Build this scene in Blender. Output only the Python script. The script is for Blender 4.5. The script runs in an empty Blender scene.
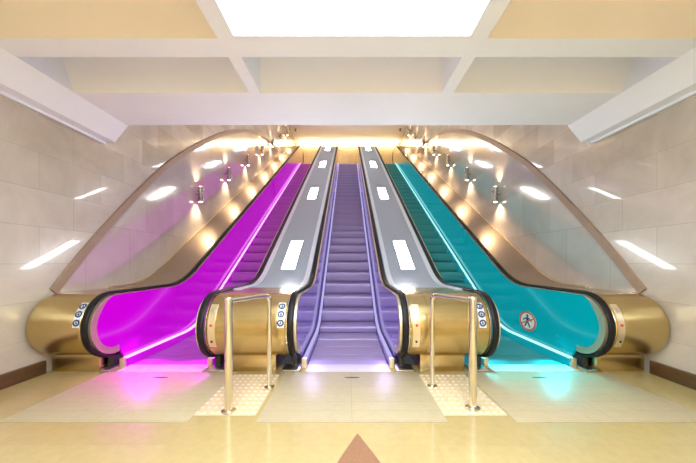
import bpy, bmesh, math, random
from mathutils import Vector, Matrix

random.seed(7)
PI = math.pi
sc = bpy.context.scene
COL = sc.collection

# ------------------------------------------------------------------ sizes
PITCH = 2.2            # distance between escalator centres
WALL = 3.5             # half width of the hall
T = math.tan(math.radians(30))
CAM_Z = 1.28
SOFFIT = 3.24
NY, NZ, NR = 3.57, 0.55, 0.36      # centre and radius of the rounded newel ends


def ramp(y, base, c, top):
    """level at the bottom, 30 degree slope, level at the top, with eased bends"""
    def soft(z, lo, h):          # smooth max(z, lo)
        d = z - lo
        w = h * T
        if d <= -w:
            return lo
        if d >= w:
            return z
        return lo + (d + w) ** 2 / (4 * w)
    z = T * y - c
    z = soft(z, base, 0.42)
    z = -soft(-z, -top, 0.42)
    return z


def deck_z(y): return ramp(y, 0.91, 2.03, 8.10)
def step_z(y): return ramp(y, 0.0, 3.09, 7.0)
def strip_z(y): return ramp(y, 0.10, 3.01, 7.12)


def ys(a, b, n=None):
    out = [a]
    y = a
    while True:
        fine = (4.2 < y < 6.2) or (16.3 < y < 18.4)
        y += 0.1 if fine else 0.6
        if y >= b - 0.02:
            break
        out.append(y)
    out.append(b)
    return out

# ------------------------------------------------------------------ materials
def mat(name, color, rough=0.5, metal=0.0, coat=0.0, noise=0.0, nscale=4.0, emit=None, strength=0.0, spec=0.5,
        stretch=None, bump=0.0, cr=0.05):
    m = bpy.data.materials.new(name)
    m.use_nodes = True
    nt = m.node_tree
    b = nt.nodes['Principled BSDF']
    c = (*color, 1)
    b.inputs['Base Color'].default_value = c
    b.inputs['Roughness'].default_value = rough
    b.inputs['Metallic'].default_value = metal
    b.inputs['Coat Weight'].default_value = coat
    b.inputs['Coat Roughness'].default_value = cr
    b.inputs['Specular IOR Level'].default_value = spec
    if emit:
        b.inputs['Emission Color'].default_value = (*emit, 1)
        b.inputs['Emission Strength'].default_value = strength
    if noise > 0:
        tc = nt.nodes.new('ShaderNodeTexCoord')
        mp = nt.nodes.new('ShaderNodeMapping')
        if stretch:
            mp.inputs['Scale'].default_value = stretch
        nz = nt.nodes.new('ShaderNodeTexNoise')
        nz.inputs['Scale'].default_value = nscale
        nz.inputs['Detail'].default_value = 5
        nt.links.new(tc.outputs['Object'], mp.inputs['Vector'])
        nt.links.new(mp.outputs['Vector'], nz.inputs['Vector'])
        mx = nt.nodes.new('ShaderNodeMixRGB')
        mx.inputs['Color1'].default_value = tuple(max(0, x * (1 - noise)) for x in color) + (1,)
        mx.inputs['Color2'].default_value = tuple(min(1, x * (1 + noise)) for x in color) + (1,)
        nt.links.new(nz.outputs['Fac'], mx.inputs['Fac'])
        nt.links.new(mx.outputs['Color'], b.inputs['Base Color'])
        if bump > 0:
            bp = nt.nodes.new('ShaderNodeBump')
            bp.inputs['Strength'].default_value = bump
            bp.inputs['Distance'].default_value = 0.002
            nt.links.new(nz.outputs['Fac'], bp.inputs['Height'])
            nt.links.new(bp.outputs['Normal'], b.inputs['Normal'])
    return m


def stone(name, c1, c2, mortar, bw, bh, axes, rough, coat, noise=0.25, nscale=2.5, offset=0.5, msize=0.004, spec=0.5, metal=0.0):
    """polished stone slabs: brick pattern + veined noise, mapped in metres on the given axes"""
    m = bpy.data.materials.new(name)
    m.use_nodes = True
    nt = m.node_tree
    L = nt.links.new
    b = nt.nodes['Principled BSDF']
    tc = nt.nodes.new('ShaderNodeTexCoord')
    sp = nt.nodes.new('ShaderNodeSeparateXYZ')
    L(tc.outputs['Object'], sp.inputs['Vector'])
    cb = nt.nodes.new('ShaderNodeCombineXYZ')
    L(sp.outputs[axes[0]], cb.inputs['X'])
    L(sp.outputs[axes[1]], cb.inputs['Y'])
    br = nt.nodes.new('ShaderNodeTexBrick')
    br.offset = offset
    br.inputs['Color1'].default_value = (*c1, 1)
    br.inputs['Color2'].default_value = (*c2, 1)
    br.inputs['Mortar'].default_value = (*mortar, 1)
    br.inputs['Scale'].default_value = 1.0
    br.inputs['Mortar Size'].default_value = msize
    br.inputs['Mortar Smooth'].default_value = 0.3
    br.inputs['Brick Width'].default_value = bw
    br.inputs['Row Height'].default_value = bh
    L(cb.outputs['Vector'], br.inputs['Vector'])
    nz = nt.nodes.new('ShaderNodeTexNoise')
    nz.inputs['Scale'].default_value = nscale
    nz.inputs['Detail'].default_value = 8
    nz.inputs['Roughness'].default_value = 0.65
    nz.inputs['Distortion'].default_value = 0.6
    L(tc.outputs['Object'], nz.inputs['Vector'])
    rp = nt.nodes.new('ShaderNodeValToRGB')
    rp.color_ramp.elements[0].position = 0.3
    rp.color_ramp.elements[1].position = 0.7
    rp.color_ramp.elements[0].color = (1 - noise, 1 - noise * 1.05, 1 - noise * 1.15, 1)
    rp.color_ramp.elements[1].color = (1, 1, 1, 1)
    L(nz.outputs['Fac'], rp.inputs['Fac'])
    mx = nt.nodes.new('ShaderNodeMixRGB')
    mx.blend_type = 'MULTIPLY'
    mx.inputs['Fac'].default_value = 1
    L(br.outputs['Color'], mx.inputs['Color1'])
    L(rp.outputs['Color'], mx.inputs['Color2'])
    L(mx.outputs['Color'], b.inputs['Base Color'])
    b.inputs['Roughness'].default_value = rough
    b.inputs['Specular IOR Level'].default_value = spec
    b.inputs['Coat Weight'].default_value = coat
    b.inputs['Coat Roughness'].default_value = 0.015
    b.inputs['Metallic'].default_value = metal
    return m


def emis(name, color, strength):
    m = bpy.data.materials.new(name)
    m.use_nodes = True
    nt = m.node_tree
    nt.nodes.clear()
    e = nt.nodes.new('ShaderNodeEmission')
    e.inputs['Color'].default_value = (*color, 1)
    e.inputs['Strength'].default_value = strength
    o = nt.nodes.new('ShaderNodeOutputMaterial')
    nt.links.new(e.outputs[0], o.inputs[0])
    return m


M = {}
M['wall'] = stone('wall_stone', (0.66, 0.60, 0.515), (0.50, 0.44, 0.35), (0.49, 0.43, 0.345), 0.85, 0.42, ('Y', 'Z'), 0.2, 0.6, 0.22, 1.6)
M['panel_stone'] = stone('polished_wall_stone', (0.68, 0.62, 0.545), (0.62, 0.56, 0.475), (0.50, 0.44, 0.37), 0.8, 0.9, ('Y', 'Z'), 0.11, 1.0, 0.14, 1.8, spec=0.8, metal=0.2)
M['wall_x'] = stone('end_wall_stone', (0.92, 0.74, 0.44), (0.88, 0.68, 0.38), (0.6, 0.5, 0.4), 1.1, 0.6, ('X', 'Z'), 0.25, 0.2, 0.15, 1.5)
M['floor'] = stone('floor_granite', (0.48, 0.37, 0.155), (0.455, 0.345, 0.142), (0.44, 0.32, 0.13), 0.62, 0.42, ('X', 'Y'), 0.22, 0.3, 0.12, 14.0, offset=0.0, msize=0.003)
M['plate_stone'] = stone('landing_plate_stone', (0.48, 0.40, 0.24), (0.46, 0.38, 0.225), (0.36, 0.29, 0.17), 1.9, 0.165, ('X', 'Y'), 0.5, 0.0, 0.10, 14.0, offset=0.0, msize=0.0025)
M['inlay'] = mat('brown_granite', (0.26, 0.125, 0.055), 0.3, coat=0.3, noise=0.35, nscale=60)
M['tactile'] = mat('tactile_tile', (0.66, 0.50, 0.27), 0.4, noise=0.15, nscale=25)
M['stud'] = mat('stud_metal', (0.92, 0.88, 0.78), 0.3, 0.6, noise=0.05, nscale=30)
M['white'] = mat('ceiling_paint', (0.88, 0.91, 1.0), 0.6, noise=0.03, nscale=3)
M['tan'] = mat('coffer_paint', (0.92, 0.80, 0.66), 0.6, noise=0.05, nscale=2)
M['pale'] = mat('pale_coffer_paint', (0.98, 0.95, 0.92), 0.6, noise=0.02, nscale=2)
M['uppaint'] = mat('upper_ceiling_paint', (0.88, 0.84, 0.84), 0.6, noise=0.04, nscale=3)
M['base'] = mat('dark_baseboard_stone', (0.085, 0.04, 0.018), 0.3, coat=0.2, noise=0.4, nscale=18)
M['bronze'] = mat('bronze_trim', (0.34, 0.24, 0.17), 0.5, 0.1, noise=0.15, nscale=6)
M['steel'] = mat('brushed_steel', (0.66, 0.63, 0.58), 0.30, 1.0, noise=0.06, nscale=8, stretch=(60, 1, 1))
M['barrel'] = mat('newel_steel', (0.59, 0.445, 0.20), 0.27, 1.0, noise=0.06, nscale=8, stretch=(1, 40, 40))
M['deck'] = mat('deck_steel', (0.38, 0.445, 0.52), 0.5, 0.3, noise=0.08, nscale=6, stretch=(30, 1, 1))
M['edge'] = mat('polished_edge_steel', (0.70, 0.77, 0.84), 0.3, 0.4, noise=0.04, nscale=8)
M['outer'] = mat('outer_deck_steel', (0.43, 0.34, 0.245), 0.34, 0.9, noise=0.10, nscale=4, stretch=(8, 1, 1))
M['upper_panel'] = mat('upper_panel', (0.85, 0.66, 0.36), 0.35, 0.4, noise=0.05, nscale=3)
M['rim'] = mat('rim_steel', (0.80, 0.66, 0.44), 0.3, 0.8, noise=0.04, nscale=10)
M['chrome'] = mat('chrome', (0.85, 0.82, 0.76), 0.12, 1.0, noise=0.02, nscale=20)
M['post'] = mat('barrier_steel', (0.80, 0.74, 0.62), 0.2, 1.0, noise=0.04, nscale=20)
M['rubber'] = mat('handrail_rubber', (0.010, 0.008, 0.008), 0.5, spec=0.25, noise=0.2, nscale=10)
M['black'] = mat('black_plastic', (0.015, 0.013, 0.012), 0.45, noise=0.2, nscale=20)
M['step'] = mat('step_aluminium', (0.60, 0.57, 0.60), 0.45, 0.35, noise=0.06, nscale=3, stretch=(50, 1, 1))
M['comb'] = mat('comb_aluminium', (0.62, 0.58, 0.55), 0.5, 0.3, noise=0.06, nscale=10, stretch=(30, 1, 1))
M['slot'] = mat('slot_dark', (0.06, 0.05, 0.05), 0.5, noise=0.2, nscale=20)
M['sign_white'] = mat('sign_white', (0.88, 0.84, 0.76), 0.4, noise=0.03, nscale=20)
M['sign_red'] = mat('sign_red', (0.75, 0.14, 0.06), 0.4, noise=0.1, nscale=20)
M['sign_black'] = mat('sign_black', (0.03, 0.015, 0.012), 0.4, noise=0.1, nscale=20)
M['sign_blue'] = mat('sign_blue', (0.02, 0.03, 0.09), 0.4, noise=0.1, nscale=20)
M['red_button'] = mat('red_button', (0.55, 0.05, 0.02), 0.3, noise=0.05, nscale=20)
M['lamp_body'] = mat('lamp_body', (0.45, 0.40, 0.36), 0.25, 0.9, noise=0.1, nscale=20)
M['lamp_lens'] = emis('warm_lens', (1.0, 0.72, 0.42), 14.0)
M['ceil_lamp'] = emis('ceiling_diffuser', (0.87, 0.96, 1.08), 8.0)
M['added_lamp'] = emis('added_ceiling_diffuser', (0.87, 0.96, 1.08), 24.0)  # for the unseen rear panel, added to brighten the coffers
M['deck_lamp'] = emis('deck_diffuser', (0.97, 0.98, 1.0), 27.0)
M['cove'] = emis('cove_light', (1.0, 0.82, 0.54), 26.0)

COLORS = {
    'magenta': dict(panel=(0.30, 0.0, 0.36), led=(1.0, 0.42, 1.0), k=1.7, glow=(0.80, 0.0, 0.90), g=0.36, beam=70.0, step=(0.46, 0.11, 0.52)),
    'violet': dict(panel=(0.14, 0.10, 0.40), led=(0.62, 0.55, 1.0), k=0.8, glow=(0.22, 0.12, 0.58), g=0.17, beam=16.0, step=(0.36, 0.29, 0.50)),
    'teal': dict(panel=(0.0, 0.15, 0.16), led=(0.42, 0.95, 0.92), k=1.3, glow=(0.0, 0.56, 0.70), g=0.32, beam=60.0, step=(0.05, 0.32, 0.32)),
}
for cn, cd in COLORS.items():
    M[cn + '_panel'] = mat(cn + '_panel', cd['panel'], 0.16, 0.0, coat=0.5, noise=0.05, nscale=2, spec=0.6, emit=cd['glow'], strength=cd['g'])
    M[cn + '_step'] = mat(cn + '_step', cd['step'], 0.42, 0.3, noise=0.06, nscale=3, stretch=(50, 1, 1))  # tint put into the steps, where coloured light alone left them grey
    M[cn + '_led'] = emis(cn + '_led', cd['led'], cd['k'])

# ------------------------------------------------------------------ mesh helpers
def obj(name, bm, materials, parent=None, sharp=35, loc=None):
    if not isinstance(materials, (list, tuple)):
        materials = [materials]
    bmesh.ops.recalc_face_normals(bm, faces=bm.faces[:])
    me = bpy.data.meshes.new(name)
    bm.to_mesh(me)
    bm.free()
    for m_ in materials:
        me.materials.append(m_)
    for p in me.polygons:
        p.use_smooth = True
    me.set_sharp_from_angle(angle=math.radians(sharp))
    o = bpy.data.objects.new(name, me)
    COL.objects.link(o)
    if parent is not None:
        o.parent = parent
    if loc:
        o.location = loc
    return o


def tag(o, label=None, cat=None, group=None, kind=None):
    if label: o['label'] = label
    if cat: o['category'] = cat
    if group: o['group'] = group
    if kind: o['kind'] = kind
    return o


def thing(name, label, cat, loc=(0, 0, 0), rot=(0, 0, 0), group=None):
    o = bpy.data.objects.new(name, None)
    o.empty_display_size = 0.1
    COL.objects.link(o)
    o.location = loc
    o.rotation_euler = rot
    return tag(o, label, cat, group)


def copy_part(src, parent, loc=None):
    c = src.copy()
    COL.objects.link(c)
    c.parent = parent
    if loc is not None:
        c.location = loc
    return c


def copy_tree(root):
    r = root.copy()
    COL.objects.link(r)
    for ch in list(root.children):
        c = copy_part(ch, r)
        for g in list(ch.children):
            copy_part(g, c)
    return r


def box(bm, x0, x1, y0, y1, z0, z1, bevel=0.0, mi=0, front_mi=None):
    vs = [bm.verts.new(p) for p in ((x0, y0, z0), (x1, y0, z0), (x1, y1, z0), (x0, y1, z0),
                                    (x0, y0, z1), (x1, y0, z1), (x1, y1, z1), (x0, y1, z1))]
    fs = []
    for k, q in enumerate(((0, 3, 2, 1), (4, 5, 6, 7), (0, 1, 5, 4), (1, 2, 6, 5), (2, 3, 7, 6), (3, 0, 4, 7))):
        f = bm.faces.new([vs[i] for i in q])
        f.material_index = mi
        if k == 2 and front_mi is not None:
            f.material_index = front_mi
        fs.append(f)
    if bevel > 0:
        es = list({e for f in fs for e in f.edges})
        bmesh.ops.bevel(bm, geom=es, offset=bevel, segments=2, profile=0.5, affect='EDGES', clamp_overlap=True)
    return bm


def B(*a, **k):
    return box(bmesh.new(), *a, **k)


def extrude_x(bm, prof, x0, x1, mi=0):
    """closed (y,z) polygon extruded along x"""
    a = [bm.verts.new((x0, y, z)) for y, z in prof]
    b = [bm.verts.new((x1, y, z)) for y, z in prof]
    n = len(prof)
    fs = [bm.faces.new(a), bm.faces.new(b[::-1])]
    for i in range(n):
        fs.append(bm.faces.new((a[i], b[i], b[(i + 1) % n], a[(i + 1) % n])))
    for f in fs:
        f.material_index = mi
    return bm


def rings(bm, loops, closed_loop=True, caps=True, mi=0):
    """skin a list of vertex loops"""
    V = [[bm.verts.new(p) for p in lp] for lp in loops]
    n = len(V[0])
    for a, b in zip(V, V[1:]):
        for i in range(n if closed_loop else n - 1):
            f = bm.faces.new((a[i], a[(i + 1) % n], b[(i + 1) % n], b[i]))
            f.material_index = mi
    if caps:
        bm.faces.new(V[0]).material_index = mi
        bm.faces.new(V[-1][::-1]).material_index = mi
    return bm


def band(bm, rows, x0, x1):
    """solid between two curves: rows = (y, zlo, zhi), thickness x0..x1"""
    return rings(bm, [[(x0, y, a), (x1, y, a), (x1, y, b), (x0, y, b)] for y, a, b in rows])


def sweep_yz(bm, path, sect):
    """sweep a cross-section [(dx, dn)] along a (y,z) path; dn along the left normal"""
    loops = []
    n = len(path)
    for i, (y, z) in enumerate(path):
        p0 = path[max(0, i - 1)]
        p1 = path[min(n - 1, i + 1)]
        ty, tz = p1[0] - p0[0], p1[1] - p0[1]
        l = math.hypot(ty, tz)
        ny, nz = -tz / l, ty / l
        loops.append([(dx, y + ny * dn, z + nz * dn) for dx, dn in sect])
    return rings(bm, loops)


def tube(bm, pts, r, seg=14, caps=True):
    pts = [Vector(p) for p in pts]
    loops = []
    up = None
    for i, p in enumerate(pts):
        t = (pts[min(i + 1, len(pts) - 1)] - pts[max(i - 1, 0)]).normalized()
        if up is None:
            up = Vector((0, 0, 1)) if abs(t.z) < 0.9 else Vector((1, 0, 0))
        u = (up - t * up.dot(t)).normalized()
        up = u
        v = t.cross(u)
        rr = r[i] if isinstance(r, (list, tuple)) else r
        loops.append([p + (u * math.cos(2 * PI * k / seg) + v * math.sin(2 * PI * k / seg)) * rr for k in range(seg)])
    return rings(bm, loops, caps=caps)


def lathe(bm, prof, seg=20, loc=(0, 0, 0)):
    """prof: (r, z) from bottom to top"""
    return rings(bm, [[(loc[0] + max(r, 1e-4) * math.cos(2 * PI * k / seg), loc[1] + max(r, 1e-4) * math.sin(2 * PI * k / seg), loc[2] + z)
                       for k in range(seg)] for r, z in prof])


def arc(cy, cz, r, a0, a1, n):
    return [(cy + r * math.cos(math.radians(a0 + (a1 - a0) * i / n)), cz + r * math.sin(math.radians(a0 + (a1 - a0) * i / n))) for i in range(n + 1)]

# ------------------------------------------------------------------ the setting
def struct(name, bm, m, parent=None, sharp=35):
    o = obj(name, bm, m, parent, sharp)
    if parent is None:
        o['kind'] = 'structure'
    return o


YB = -3.6                # wall behind the viewer
YE = 20.2                # wall at the upper landing
fl = struct('floor', B(-WALL, WALL, YB, 3.732, -0.2, 0.0), M['floor'])
dm = bmesh.new()
cx, cy, hl, hw = 0.07, 1.62, 0.625, 0.262
vs = [(cx, cy - hl), (cx + hw, cy), (cx, cy + hl), (cx - hw, cy)]
rings(dm, [[(x, y, 0.0002) for x, y in vs], [(x, y, 0.0012) for x, y in vs]])
struct('inlay', dm, M['inlay'], fl)['label'] = 'brown granite diamond let into the floor'

for side, s in (('left', -1), ('right', 1)):
    x0, x1 = sorted((s * WALL, s * (WALL + 0.2)))
    w = struct('wall_' + side, B(x0, x1, YB, YE + 0.2, -0.3, 10.0), M['wall'])
    # curved trim and the glossier stone field that it bounds
    curve = [(3.55, 0.93), (3.84, 1.27), (4.30, 1.77), (5.01, 2.46), (5.72, 3.10), (6.06, 3.36), (6.82, 3.90), (7.6, 4.40), (8.27, 4.80),
             (9.0, 5.20), (9.72, 5.54), (10.7, 5.95), (11.7, 6.28), (12.8, 6.56), (13.9, 6.74), (15.0, 6.86)]
    # resample
    cs = []
    for (a, b) in zip(curve, curve[1:]):
        for k in range(4):
            cs.append((a[0] + (b[0] - a[0]) * k / 4, a[1] + (b[1] - a[1]) * k / 4))
    cs.append(curve[-1])
    for _ in range(6):
        cs = [cs[0]] + [((a[0] + 2 * b[0] + c[0]) / 4, (a[1] + 2 * b[1] + c[1]) / 4) for a, b, c in zip(cs, cs[1:], cs[2:])] + [cs[-1]]
    tb = bmesh.new()
    sweep_yz(tb, cs, [(s * WALL, -0.055), (s * (WALL - 0.03), -0.05), (s * (WALL - 0.03), 0.05), (s * WALL, 0.055)])
    struct('trim_1' if s < 0 else 'trim_2', tb, M['bronze'])
    pb = bmesh.new()
    rows = []
    for y, z in cs:
        lo = min(deck_z(y) - 0.1, z - 0.02)
        rows.append((y, lo, z - 0.02))
    band(pb, rows, s * WALL, s * (WALL - 0.006))
    pw = struct('polished_panel', pb, M['panel_stone'], w)
    pw['label'] = 'glossier grey stone field below the curved trim'
    struct('baseboard_' + side, B(*sorted((s * WALL, s * (WALL - 0.035))), YB, 3.45, 0, 0.15, bevel=0.006), M['base'])
    # ceiling edge: sloping cove along the wall and a thin moulding
    sec = [(WALL, 3.0), (3.36, 3.01), (3.17, SOFFIT), (3.40, 3.84), (WALL, 3.84)]
    cb_ = bmesh.new()
    rings(cb_, [[(s * x, y, z) for x, z in sec] for y in (YB, 4.33)])
    struct('trim_3' if s < 0 else 'trim_4', cb_, M['white'], sharp=20)
    struct('trim_5' if s < 0 else 'trim_6', B(*sorted((s * WALL, s * (WALL - 0.035))), YB, 4.3, 2.965, 3.0, bevel=0.006), M['white'])

struct('wall_back', B(-WALL, WALL, YB - 0.2, YB, -0.2, 4.0), M['wall_x'])
struct('wall_front', B(-WALL, WALL, YE, YE + 0.2, 6.0, 10.0), M['wall_x'])

# coffered ceiling: cross beams, dividers and slab
cm = bmesh.new()
box(cm, -WALL, WALL, YB, 4.5, 3.84, 4.0)
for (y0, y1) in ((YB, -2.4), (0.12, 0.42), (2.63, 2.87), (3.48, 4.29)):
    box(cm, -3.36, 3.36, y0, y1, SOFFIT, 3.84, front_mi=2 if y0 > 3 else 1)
for (y0, y1) in ((-2.4, 0.12), (0.42, 2.63), (2.87, 3.48)):
    for s in (-1, 1):
        box(cm, *((-1.145, -1.02) if s < 0 else (1.09, 1.22)), y0, y1, SOFFIT, 3.84)
struct('ceiling', cm, [M['white'], M['tan'], M['pale']], sharp=20)
# the shaft over the escalators: bulkhead, sloping ceiling, level upper ceiling
sm = bmesh.new()
extrude_x(sm, [(4.29, 3.84), (4.29, 4.2), (16.5, 9.75), (20.2, 9.75), (20.2, 9.35), (16.6, 9.35), (4.6, 3.9)], -WALL, WALL)
struct('ceiling_upper', sm, M['uppaint'], sharp=20)
struct('floor_upper', B(-WALL, WALL, 18.9, YE, 6.7, 7.0), M['floor'])

# ------------------------------------------------------------------ ceiling lights
def ceiling_light(y0, y1, label, glow='ceil_lamp'):
    t = thing('ceiling_light', label, 'ceiling light', (0.035, (y0 + y1) / 2, SOFFIT + 0.06))
    h = (y1 - y0) / 2
    fr = bmesh.new()
    for a in ((-1.055, 1.055, -h, -h + 0.03), (-1.055, 1.055, h - 0.03, h), (-1.055, -1.025, -h + 0.03, h - 0.03), (1.025, 1.055, -h + 0.03, h - 0.03)):
        box(fr, a[0], a[1], a[2], a[3], -0.06, 0.03)
    obj('frame', fr, M['white'], t)
    obj('diffuser', B(-1.025, 1.025, -h + 0.03, h - 0.03, -0.055, 0.0), M[glow], t)
    return t


ceiling_light(0.42, 2.63, 'large glowing white square ceiling panel over the escalator hall')
ceiling_light(-2.4, 0.12, 'unseen glowing ceiling panel added behind the viewer to brighten the ceiling', 'added_lamp')

for s, w_ in ((-1, 'left'), (1, 'right')):
    fx = obj('ceiling_fixture', lathe(bmesh.new(), [(0.03, 0.0), (0.05, 0.03), (0.075, 0.08), (0.08, 0.13), (0.09, 0.15)], loc=(0, 0, -0.15)), M['lamp_body'],
             loc=(s * 3.16, 18.2, 9.35))
    tag(fx, 'small dark fixture on the upper ceiling above the top of the %s escalator' % ('magenta' if s < 0 else 'teal'), 'ceiling fixture',
        'small fixtures on the upper ceiling')
cv = obj('cove_light', B(-3.3, 3.3, YE - 0.14, YE - 0.01, 9.15, 9.20, bevel=0.01), M['cove'])
tag(cv, 'long warm light strip high on the end wall above the top landing', 'light')

# ------------------------------------------------------------------ escalators
def handrail_path(r=0.385):
    p = arc(NY, NZ, r, 274, 90, 28)
    top = NZ + r
    p += [(y, deck_z(y) + (top - 0.91)) for y in ys(3.7, 18.4)]
    p += arc(18.5, 8.10 + 0.025 - r, r, 90, -60, 14)
    return p


def step_profile(h):
    return [(0.075, -h), (0.06, -h * 0.93), (0.02, -h * 0.80), (0.010, -h * 0.6), (0.004, -h * 0.35), (0.0, -0.04), (0.003, -0.015), (0.015, -0.002), (0.03, 0.0), (0.398, 0.0), (0.398, -h)]


STEP_MESH = {}
def step_obj(h, parent, loc, cname):
    key = (round(h, 3), cname)
    if key not in STEP_MESH:
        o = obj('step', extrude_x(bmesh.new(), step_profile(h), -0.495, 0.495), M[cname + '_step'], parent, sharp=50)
        STEP_MESH[key] = o.data
    else:
        o = bpy.data.objects.new('step', STEP_MESH[key])
        COL.objects.link(o)
        o.parent = parent
    o.location = loc
    return o


RAIL_SECT = [(-0.029, -0.018), (-0.035, -0.008), (-0.035, 0.003), (-0.028, 0.011), (-0.013, 0.015), (0.013, 0.015), (0.028, 0.011),
             (0.035, 0.003), (0.035, -0.008), (0.029, -0.018)]


def escalator(cname, x, label):
    t = thing('escalator', label, 'escalator', (x, 3.75, 0), group='escalators side by side')
    oy = -3.75                       # children are modelled in hall metres, shifted to the root
    P = lambda o: (setattr(o, 'location', (0, oy, 0)), o)[1]
    pm, lm = M[cname + '_panel'], M[cname + '_led']
    # steps
    y = 3.735
    prev = 0.0
    k = 0
    while y < 17.9:
        z = step_z(y + 0.22) if y > 4.6 else 0.0
        h = max(z - prev, 0.0) + 0.035
        if z == 0.0:
            h = 0.1
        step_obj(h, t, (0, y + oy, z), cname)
        prev = z
        y += 0.4
    # comb plate at the foot
    cbm = B(-0.5, 0.5, 3.485, 3.728, 0.0, 0.008, bevel=0.003)
    P(obj('comb_plate', cbm, M['comb'], t))
    for s in (-1, 1):
        # skirt below the lit strip
        rows = [(yy, min(step_z(yy - 0.3) - 0.3, strip_z(yy) - 0.1) if yy > 4.0 else 0.0, strip_z(yy)) for yy in ys(3.66, 18.3)]
        P(obj('skirt', band(bmesh.new(), rows, s * 0.503, s * 0.56), pm, t))
        P(obj('skirt_end', B(*sorted((s * 0.503, s * 0.56)), 3.62, 3.658, 0.0, 0.115, bevel=0.004), M['rim'], t))
        # lit strip on the ledge
        lb = bmesh.new()
        rings(lb, [[(s * 0.50, yy, strip_z(yy) + 0.002), (s * 0.54, yy, strip_z(yy) + 0.002), (s * 0.54, yy, strip_z(yy) + 0.026), (s * 0.50, yy, strip_z(yy) + 0.016)]
                   for yy in ys(3.66, 17.4)])
        st = P(obj('light_strip', lb, lm, t))
        st['label'] = 'glowing strip along the foot of the balustrade'
        # balustrade: rounded front piece and the long inclined piece
        rin = NR - 0.020
        def ri(a):
            u = min(1.0, max(0.0, (a - 90) / 55))
            return rin - 0.067 * u * u * (3 - 2 * u)
        arc_pts = lambda a: [(NY + (ri(q_) if a is None else a) * math.cos(math.radians(q_)), NZ + (ri(q_) if a is None else a) * math.sin(math.radians(q_))) for q_ in range(280, 89, -6)]
        fr = arc_pts(None) + [(NY, NZ + rin)]
        top_off = NZ + rin - 0.91
        seam = 4.82
        fr += [(yy, deck_z(yy) + top_off) for yy in ys(3.7, seam)]
        fr += [(yy, strip_z(yy) + 0.02) for yy in reversed(ys(3.72, seam))]
        fb = bmesh.new()
        extrude_x(fb, fr, s * 0.572, s * 0.598)
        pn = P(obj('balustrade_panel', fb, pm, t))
        cut = lambda yy: 1.28 + 0.33 * yy
        rows = []
        for yy in [seam + 0.005] + [v / 10 for v in range(49, 173)]:
            lo, hi = strip_z(yy) + 0.02, deck_z(yy) + top_off
            if min(hi, cut(yy)) - lo > 0.01:
                rows.append((yy, lo, min(hi, cut(yy))))
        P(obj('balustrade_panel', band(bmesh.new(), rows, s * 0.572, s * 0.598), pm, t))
        rows = []
        for yy in [v / 10 for v in range(136, 185)]:
            lo, hi = strip_z(yy) + 0.02, deck_z(yy) + top_off
            if hi - max(lo, cut(yy)) > 0.01:
                rows.append((yy, max(lo, cut(yy) + 0.004), hi))
        up = P(obj('balustrade_panel', band(bmesh.new(), rows, s * 0.572, s * 0.598), M['upper_panel'], t))
        up['label'] = 'plain gold-toned panel at the upper end'
        # metal rim between panel and handrail
        inner = arc_pts(None) + [(yy, deck_z(yy) + top_off) for yy in ys(3.7, 18.4)]
        outer = arc_pts(0.346) + [(yy, deck_z(yy) + NZ + 0.346 - 0.91) for yy in ys(3.7, 18.4)]
        P(obj('panel_rim', rings(bmesh.new(), [[(s * 0.560, *a), (s * 0.606, *a), (s * 0.606, *b), (s * 0.560, *b)] for a, b in zip(inner, outer)]), M['rim'], t))
        # handrail and its inlet
        hb = bmesh.new()
        # the path runs from underneath, around the front and up: outside is on its left
        path = handrail_path(0.372)
        sweep_yz(hb, path, [(s * 0.62 + dx, dn) for dx, dn in RAIL_SECT])
        P(obj('handrail', hb, M['rubber'], t, sharp=50))
        P(obj('handrail_inlet', B(*sorted((s * 0.606, s * 0.672)), 3.58, 3.84, 0.03, 0.165, bevel=0.012), M['black'], t))
    for s in (-1, 1):  # hidden beams and lenses added to throw the coloured glow on the floor
        ln = obj('added_comb_lens', lathe(bmesh.new(), [(0.018, 0.0), (0.018, 0.004), (0.012, 0.007)], seg=14), pm, t)
        ln.location = (s * 0.571, 3.98 + oy, 0.30)
        ln.rotation_euler = (0, -s * PI / 2, 0)
        ld = bpy.data.lights.new('added_comb_beam', 'SPOT')
        ld.energy = COLORS[cname]['beam']
        ld.color = COLORS[cname]['glow'] if cname != 'violet' else (0.55, 0.45, 1.0)
        ld.spot_size = math.radians(88)
        ld.spot_blend = 0.5
        ld.shadow_soft_size = 0.06
        lo = bpy.data.objects.new('added_comb_beam', ld)
        COL.objects.link(lo)
        lo.parent = t
        lo.location = (s * 0.545, 3.98 + oy, 0.30)
        lo.rotation_euler = (Vector((-s * 0.26, -0.44, -0.30))).to_track_quat('-Z', 'Y').to_euler()
    return t


esc_l = escalator('magenta', -PITCH, 'escalator with glowing magenta balustrades and purple-tinted steps')
esc_m = escalator('violet', 0.0, 'escalator with violet balustrades and lavender-tinted steps between the grey decks')
esc_r = escalator('teal', PITCH, 'escalator with teal balustrades, teal-tinted steps and a round prohibition sign')

# ------------------------------------------------------------------ decks and newels
def barrel_loop(x, k, back=4.35):
    r = NR * k
    pts = arc(NY, NZ, r, 270, 90, 28)
    top = NZ + r
    bot = NZ - r
    pts += [(back, top), (back, bot)]
    return [(x, y, z) for y, z in pts]


def barrel(bm, x0, x1, e0, e1):
    """horizontal rounded drum; e0/e1 = length of the rounding at each end"""
    secs = []
    n = 6
    for i in range(n + 1):
        a = PI / 2 * i / n
        secs.append((x0 + e0 * (1 - math.cos(a)), 1 - (0.04 if e0 < 0.05 else 0.14) * (1 - math.sin(a))))
    for i in range(n + 1):
        a = PI / 2 * (1 - i / n)
        secs.append((x1 - e1 * (1 - math.cos(a)), 1 - (0.04 if e1 < 0.05 else 0.14) * (1 - math.sin(a))))
    return rings(bm, [barrel_loop(x, k) for x, k in secs])


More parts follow.
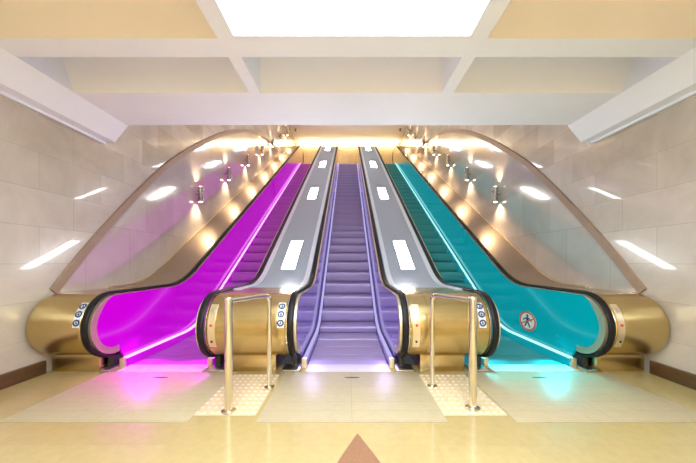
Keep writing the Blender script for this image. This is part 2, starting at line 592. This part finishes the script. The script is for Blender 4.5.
def deck_body(bm, x0, x1, y0=4.35, drop=0.0, th=0.5):
    rows = [(yy, (deck_z(yy) - th if yy > 5.0 else 0.15), deck_z(yy) - drop) for yy in ys(y0, 18.5)]
    return band(bm, rows, x0, x1)


def arc_patch(bm, xc, w, a0, a1, r, th=0.004, n=10):
    loops = []
    for i in range(n + 1):
        a = math.radians(180 - (a0 + (a1 - a0) * i / n))
        c, s_ = math.cos(a), math.sin(a)
        loops.append([(xc - w / 2, NY + r * c, NZ + r * s_), (xc + w / 2, NY + r * c, NZ + r * s_),
                      (xc + w / 2, NY + (r + th) * c, NZ + (r + th) * s_), (xc - w / 2, NY + (r + th) * c, NZ + (r + th) * s_)])
    return rings(bm, loops)


def wrap_poly(bm, xc, a_deg, pts, r, th):
    """flat outline (u,v in metres) laid on the drum at elevation angle a_deg"""
    loops = []
    for rr in (r, r + th):
        lp = []
        for u, v in pts:
            a = PI - (math.radians(a_deg) + v / NR)
            lp.append((xc + u, NY + rr * math.cos(a), NZ + rr * math.sin(a)))
        loops.append(lp)
    return rings(bm, loops)


def circle(r, n=24, cx=0, cy=0, ry=None):
    ry = ry or r
    return [(cx + r * math.cos(2 * PI * i / n), cy + ry * math.sin(2 * PI * i / n)) for i in range(n)]


def annulus(bm, mapper, r0, r1, n=28):
    V = [[bm.verts.new(mapper(r * math.cos(2 * PI * i / n), r * math.sin(2 * PI * i / n), h)) for i in range(n)] for r, h in ((r0, 0), (r1, 0), (r1, 1), (r0, 1))]
    for a in range(4):
        b = (a + 1) % 4
        for i in range(n):
            j = (i + 1) % n
            bm.faces.new((V[a][i], V[a][j], V[b][j], V[b][i]))
    return bm


def pictograms(xc, label, root_loc):
    """strip of three round pictograms stuck on the drum"""
    t = thing('pictogram_sign', label, 'sign', root_loc, group='strips of three round pictograms on the newels')
    off = Vector(root_loc)
    def P(o):
        o.location = -off
        return o
    P(obj('backing', arc_patch(bmesh.new(), xc, 0.075, 4, 50, NR + 0.0005, 0.002), M['edge'], t))
    for i, a in enumerate((12, 27, 42)):
        r0 = NR + 0.0026
        def mp(u, v, h, a=a):
            an = PI - (math.radians(a) + v / NR)
            rr = r0 + 0.002 * h
            return (xc + u, NY + rr * math.cos(an), NZ + rr * math.sin(an))
        ic = P(obj('pictogram', annulus(bmesh.new(), mp, 0.021, 0.037), M['sign_blue'], t))
        g = bmesh.new()
        # little walking figure: head, trunk with legs, and a bar
        wrap_poly(g, xc, a, circle(0.0055, 10, -0.001, 0.013), r0, 0.002)
        if i == 0:
            wrap_poly(g, xc, a, [(-0.006, 0.007), (0.006, 0.007), (0.012, -0.016), (0.005, -0.016), (0.0, -0.004), (-0.007, -0.016), (-0.013, -0.014)], r0, 0.002)
        elif i == 1:
            wrap_poly(g, xc, a, [(-0.012, 0.006), (0.012, 0.006), (0.007, -0.017), (-0.007, -0.017)], r0, 0.002)
        else:
            wrap_poly(g, xc, a, [(-0.004, 0.008), (0.005, 0.008), (0.016, -0.004), (0.006, -0.017), (-0.006, -0.017)], r0, 0.002)
        gl = obj('figure', g, M['sign_blue'], ic)
    return t


def control_panel(parent, xc):
    o = obj('control_panel', arc_patch(bmesh.new(), xc, 0.075, -32, 46, NR + 0.001, 0.006), M['rim'], parent)
    for a, rr, m_, nm in ((33, 0.023, M['steel'], 'key_switch'), (8, 0.014, M['red_button'], 'stop_button'), (-20, 0.012, M['black'], 'button')):
        g = bmesh.new()
        wrap_poly(g, xc, a, circle(rr), NR + 0.008, 0.008)
        b = obj(nm, g, m_, o)
        if nm == 'stop_button':
            b['label'] = 'small red stop button'
    return o


DECK_X = 1.1
HALF = 0.432


def centre_deck(s, label, cat='escalator deck'):
    x = s * DECK_X
    root = (x, 3.57, 0)
    t = thing('escalator_deck', label, cat, root, group='sloping decks beside the escalators')
    off = Vector(root)
    def P(o):
        o.location = -off
        return o
    b = bmesh.new()
    barrel(b, x - HALF, x + HALF, 0.03, 0.03)
    P(obj('newel', b, M['barrel'], t))
    # bolted cover at the middle of the drum
    P(obj('newel_cover', arc_patch(bmesh.new(), x, 0.46, -70, 84, NR, 0.006, n=22), M['barrel'], t))
    P(obj('pedestal', B(x - 0.26, x + 0.26, 3.50, 4.3, 0.0, 0.215, bevel=0.008), M['barrel'], t))
    for q in (-1, 1):
        P(obj('pedestal_foot', B(*sorted((x + q * 0.33, x + q * 0.532)), 3.48, 3.70, 0.0, 0.027, bevel=0.006), M['steel'], t))
    d = bmesh.new()
    deck_body(d, x - HALF, x + HALF)
    P(obj('deck_cover', d, M['deck'], t))
    for q in (-1, 1):
        e = bmesh.new()
        rows = [(yy, deck_z(yy) + 0.001, deck_z(yy) + 0.014) for yy in ys(4.0, 18.4)]
        band(e, rows, x + q * 0.345, x + q * 0.428)
        P(obj('edge_strip', e, M['edge'], t))
    for q in (-1, 1):
        f = bmesh.new()
        # ring at each end of the drum
        annulus(f, lambda u, v, h, q=q: (x + q * (HALF - 0.002 + 0.012 * h), NY + u, NZ + v), 0.27, NR - 0.004)
        P(obj('end_ring', f, M['chrome'], t))
    control_panel_x = x - 0.365 if s < 0 else x - 0.365
    c = control_panel(t, control_panel_x)
    P(c)
    return t


dl = centre_deck(-1, 'grey steel deck with gold-toned newel between the magenta and violet escalators')
dr = centre_deck(1, 'grey steel deck with gold-toned newel between the violet and teal escalators')
pictograms(-DECK_X + 0.375, 'strip of three round pictograms on the newel left of the violet steps', (-DECK_X + 0.375, NY - NR, NZ))
pictograms(DECK_X + 0.345, 'strip of three round pictograms on the newel beside the teal escalator', (DECK_X + 0.345, NY - NR, NZ))


def outer_deck(s, label):
    xi, xo = s * 2.872, s * 3.488
    root = (s * 3.18, 3.57, 0)
    t = thing('escalator_deck', label, 'escalator deck', root, group='sloping decks beside the escalators')
    off = Vector(root)
    def P(o):
        o.location = -off
        return o
    b = bmesh.new()
    if s < 0:
        barrel(b, xo, xi, 0.08, 0.03)
    else:
        barrel(b, xi, xo, 0.03, 0.08)
    P(obj('newel', b, M['barrel'], t))
    P(obj('pedestal', B(*sorted((s * 2.90, s * 3.46)), 3.50, 4.3, 0.0, 0.215, bevel=0.008), M['barrel'], t))
    P(obj('pedestal_foot', B(*sorted((s * 2.768, s * 2.895)), 3.48, 3.70, 0.0, 0.027, bevel=0.006), M['steel'], t))
    d = bmesh.new()
    deck_body(d, *sorted((xi, s * 3.455)))
    P(obj('deck_cover', d, M['outer'], t))
    e = bmesh.new()
    rows = [(yy, deck_z(yy) - 0.03, deck_z(yy) + 0.02) for yy in ys(4.36, 18.4)]
    band(e, rows, *sorted((s * 3.456, s * 3.488)))
    P(obj('edge_strip', e, M['rim'], t))
    f = bmesh.new()
    annulus(f, lambda u, v, h: (xi - s * 0.012 * h, NY + u, NZ + v), 0.27, NR - 0.004)
    P(obj('end_ring', f, M['chrome'], t))
    return t


ol = outer_deck(-1, 'bronze-toned deck and rounded newel between the magenta escalator and the wall')
orr = outer_deck(1, 'bronze-toned deck and rounded newel between the teal escalator and the wall')
pictograms(-2.915, 'strip of three round pictograms on the newel against the wall by the magenta escalator', (-2.915, NY - NR, NZ))
P_ = control_panel(orr, 2.925)
P_.location = -Vector(orr.location)

# ------------------------------------------------------------------ lights set into the decks
def deck_light_proto():
    t = thing('deck_light', None, 'light', group='lights set into the sloping decks')
    fr = bmesh.new()
    w, l = 0.12, 0.585
    for a in ((-w - 0.012, w + 0.012, -l - 0.012, -l), (-w - 0.012, w + 0.012, l, l + 0.012), (-w - 0.012, -w, -l, l), (w, w + 0.012, -l, l)):
        box(fr, *a, 0.001, 0.014)
    obj('frame', fr, M['steel'], t)
    obj('diffuser', B(-w, w, -l, l, 0.001, 0.012), M['deck_lamp'], t)
    return t


proto = deck_light_proto()
ORD = ['lowest', 'second lowest', 'third lowest', 'topmost']
first = True
for s, nm in ((-1, 'magenta and violet'), (1, 'violet and teal')):
    for i, yl in enumerate((6.0, 9.5, 13.1, 16.55)):
        o = proto if first else copy_tree(proto)
        first = False
        o.location = (s * DECK_X, yl, deck_z(yl))
        sl = math.atan2(deck_z(yl + 0.3) - deck_z(yl - 0.3), 0.6)
        o.rotation_euler = (sl, 0, 0)
        o['label'] = '%s white light panel set into the deck between the %s escalators' % (ORD[i], nm)

# ------------------------------------------------------------------ wall lights
def wall_light_proto():
    t = thing('wall_light', None, 'wall light', group='wall lights along the escalators')
    obj('bracket', B(-0.10, -0.05, -0.03, 0.03, -0.07, 0.07, bevel=0.008), M['lamp_body'], t)
    obj('backplate', lathe(bmesh.new(), [(0.05, 0), (0.055, 0.004), (0.055, 0.01), (0.045, 0.014)]), M['lamp_body'], t)
    obj('shade', lathe(bmesh.new(), [(0.055, -0.17), (0.062, -0.165), (0.06, -0.12), (0.050, -0.05), (0.047, 0.0), (0.050, 0.05), (0.06, 0.12), (0.062, 0.165), (0.055, 0.17)],
                       loc=(0.105, 0, 0)), M['lamp_body'], t)
    for q in (-1, 1):
        obj('lens', lathe(bmesh.new(), [(0.036, -0.004), (0.038, 0.0), (0.036, 0.004)], loc=(0.105, 0, q * 0.1745)), M['lamp_lens'], t)
    t.children[1].rotation_euler = (0, PI / 2, 0)
    return t


for ch in ():
    pass
wl = wall_light_proto()
# move the bracket to the lamp's side of the wall: local +x points into the hall
for ch in wl.children:
    if ch.name.startswith('bracket'):
        ch.location = (0.11, 0, 0)
NTH = ['lowest', 'second', 'third', 'fourth', 'fifth', 'sixth', 'seventh']


def spot(parent, z, down, power):
    ld = SPOTS.get(down)
    if ld is None:
        ld = bpy.data.lights.new('wall_light_beam', 'SPOT')
        ld.energy = power
        ld.color = (1.0, 0.74, 0.48)
        ld.spot_size = math.radians(115 if down else 100)
        ld.spot_blend = 1.0
        ld.shadow_soft_size = 0.03
        SPOTS[down] = ld
    o = bpy.data.objects.new('beam', ld)
    COL.objects.link(o)
    o.parent = parent
    o.location = (0.105, 0, z)
    o.rotation_euler = (0, math.radians(14) if down else PI, 0)


SPOTS = {}
first = True
for s, nm in ((-1, 'magenta'), (1, 'teal')):
    for k in range(7):
        y = 6.9 + 1.65 * k
        o = wl if first else copy_tree(wl)
        first = False
        o.location = (s * (WALL - 0.006), y, deck_z(y) + 0.88)
        o.rotation_euler = (0, 0, 0 if s < 0 else PI)
        if k == 0:
            o['label'] = 'lowest small lit wall light on the wall beside the %s escalator' % nm
        elif k == 6:
            o['label'] = 'topmost small lit wall light on the wall beside the %s escalator' % nm
        else:
            o['label'] = '%s wall light from the bottom along the wall beside the %s escalator' % (NTH[k], nm)
for o in [o for o in COL.objects if o.type == 'EMPTY' and o.name.startswith('wall_light')]:
    spot(o, -0.19, True, 68)
    spot(o, 0.19, False, 45)

# ------------------------------------------------------------------ prohibition sign on the teal balustrade
px_ = PITCH + 0.572
sg = thing('prohibition_sign', 'round red-ringed sign with a crossed-out walking figure on the teal balustrade', 'sign', (px_ - 0.0005, 4.63, 0.37))
A, Bz = 0.215, 0.150
def smap(u, v, h): return (-0.003 * h, u * A, v * Bz)
def flat(bm, pts, h0, h1):
    return rings(bm, [[(-0.001 * h, u * A, v * Bz) for u, v in pts] for h in (h0, h1)])
obj('disc', flat(bmesh.new(), circle(1.0, 40), 0, 2), M['sign_white'], sg)
rb = bmesh.new()
annulus(rb, lambda u, v, h: (-0.002 - 0.002 * h, u * A, v * Bz), 0.80, 1.0, 44)
obj('ring', rb, M['sign_red'], sg)
fg = bmesh.new()
flat(fg, circle(0.13, 14, 0.0, 0.55), 2, 4)
flat(fg, [(-0.14, 0.40), (0.14, 0.40), (0.12, -0.10), (-0.12, -0.10)], 2, 4)
flat(fg, [(0.12, -0.10), (-0.02, -0.08), (0.25, -0.62), (0.38, -0.56)], 2, 4)
flat(fg, [(-0.12, -0.08), (0.02, -0.10), (-0.24, -0.62), (-0.36, -0.54)], 2, 4)
flat(fg, [(0.12, 0.38), (0.14, 0.24), (0.50, -0.02), (0.55, 0.08)], 2, 4)
flat(fg, [(-0.12, 0.38), (-0.14, 0.24), (-0.50, 0.02), (-0.54, 0.12)], 2, 4)
obj('figure', fg, M['sign_black'], sg)
sl_ = bmesh.new()
c_, s_ = math.cos(math.radians(152)), math.sin(math.radians(152))
q = lambda a, b: (a * c_ - b * s_, a * s_ + b * c_)
flat(sl_, [q(-0.85, -0.06), q(0.85, -0.06), q(0.85, 0.06), q(-0.85, 0.06)], 4, 5.5)
obj('slash', sl_, M['sign_red'], sg)
sg.rotation_euler = (0, 0, 0)

# ------------------------------------------------------------------ barriers in front of the two middle newels
def barrier(near, far, label):
    n, f = Vector((near[0], near[1], 0)), Vector((far[0], far[1], 0))
    t = thing('barrier', label, 'barrier', (n + f) / 2, group='tubular barriers in front of the newels')
    off = (n + f) / 2
    H = 0.975
    for p, r in ((n, 0.034), (f, 0.022)):
        q = p - off
        obj('post', tube(bmesh.new(), [q + Vector((0, 0, z)) for z in (0.012, 0.3, 0.7, H - 0.02 if r > 0.03 else H - 0.06)], r), M['post'], t)
        obj('floor_flange', lathe(bmesh.new(), [(r + 0.028, 0.0115), (r + 0.028, 0.014), (r + 0.018, 0.018), (r + 0.002, 0.022)], loc=q), M['post'], t)
    a, b = n - off, f - off
    d = (b - a).normalized()
    pts = [a + Vector((0, 0, H - 0.03)), a + d * 0.1 + Vector((0, 0, H - 0.03)), b - d * 0.07 + Vector((0, 0, H - 0.03))]
    for k in range(1, 7):
        an = PI / 2 * k / 6
        pts.append(b - d * (0.07 * (1 - math.sin(an))) + Vector((0, 0, H - 0.03 - 0.07 * (1 - math.cos(an)))))
    obj('top_rail', tube(bmesh.new(), pts, 0.022), M['post'], t)
    obj('post_cap', lathe(bmesh.new(), [(0.036, -0.02), (0.037, 0.0), (0.03, 0.012), (0.012, 0.018)], loc=a + Vector((0, 0, H - 0.01))), M['post'], t)
    return t


barrier((-1.018, 2.56), (-0.80, 3.05), 'tubular steel barrier in front of the newel between magenta and violet escalators')
barrier((1.09, 2.62), (0.865, 3.08), 'tubular steel barrier in front of the newel between violet and teal escalators')

# ------------------------------------------------------------------ floor plates and tactile paving
for x0, x1, sx, lab in ((-2.80, -1.285, -2.07, 'magenta'), (-0.735, 0.80, 0.045, 'violet'), (1.345, 2.96, 2.11, 'teal')):
    t = thing('landing_plate', 'broad pale floor plate with a dark slot at the foot of the %s escalator' % lab, 'floor plate', ((x0 + x1) / 2, 3.07, 0),
              group='floor plates before the escalators')
    c = (x0 + x1) / 2
    obj('plate', B(x0 - c, x1 - c, -0.68, 0.405, 0.0, 0.005, bevel=0.002), M['plate_stone'], t)
    sb = bmesh.new()
    ol_ = circle(0.02, 10, 0.065) [:3] + circle(0.02, 10, 0.065)[8:]
    pts = [(0.085 * math.cos(2 * PI * i / 24), 0.018 * math.sin(2 * PI * i / 24)) for i in range(24)]
    rings(sb, [[(sx - c + u, 0.24 + v, z) for u, v in pts] for z in (0.0051, 0.0062)])
    obj('slot', sb, M['slot'], t)['label'] = 'dark oval slot'

for s, lab in ((-1, 'magenta and violet'), (1, 'violet and teal')):
    xc, yc = s * 1.035 + (0.03 if s > 0 else 0), 2.955
    t = thing('tactile_paving', 'square of raised metal studs around the barrier between the %s escalators' % lab, 'tactile paving', (xc, yc, 0),
              group='tactile paving before the newels')
    obj('tile', B(-0.265, 0.265, -0.455, 0.455, 0.0, 0.004, bevel=0.0015), M['tactile'], t)
    st0 = None
    for i in range(9):
        for j in range(11):
            loc = (-0.236 + i * 0.059, -0.41 + j * 0.082, 0.004)
            if st0 is None:
                st0 = obj('stud', lathe(bmesh.new(), [(0.019, 0.0), (0.018, 0.003), (0.012, 0.006), (0.004, 0.007)], seg=10), M['stud'], t, loc=loc)
            else:
                copy_part(st0, t, loc)

# ------------------------------------------------------------------ world and camera
w = bpy.data.worlds.new('world')
w.use_nodes = True
w.node_tree.nodes['Background'].inputs['Color'].default_value = (0.9, 0.9, 1.0, 1)
w.node_tree.nodes['Background'].inputs['Strength'].default_value = 0.05
sc.world = w

cd = bpy.data.cameras.new('camera')
cd.sensor_width = 36
cd.sensor_fit = 'HORIZONTAL'
cd.lens = 300 / 696 * 36
cd.shift_y = 30.5 / 696
cd.clip_start = 0.02
cam = bpy.data.objects.new('camera', cd)
COL.objects.link(cam)
cam.location = (0, 0, CAM_Z)
cam.rotation_euler = (PI / 2, 0, 0)
sc.camera = cam

vs_ = sc.view_settings
vs_.view_transform = 'Standard'
vs_.look = 'None'
vs_.exposure = 0.11
vs_.gamma = 1.0
vs_.use_curve_mapping = False
sc.cycles.use_denoising = True
sc.cycles.max_bounces = 10
sc.cycles.diffuse_bounces = 6
sc.cycles.glossy_bounces = 6
sc.cycles.sample_clamp_indirect = 8
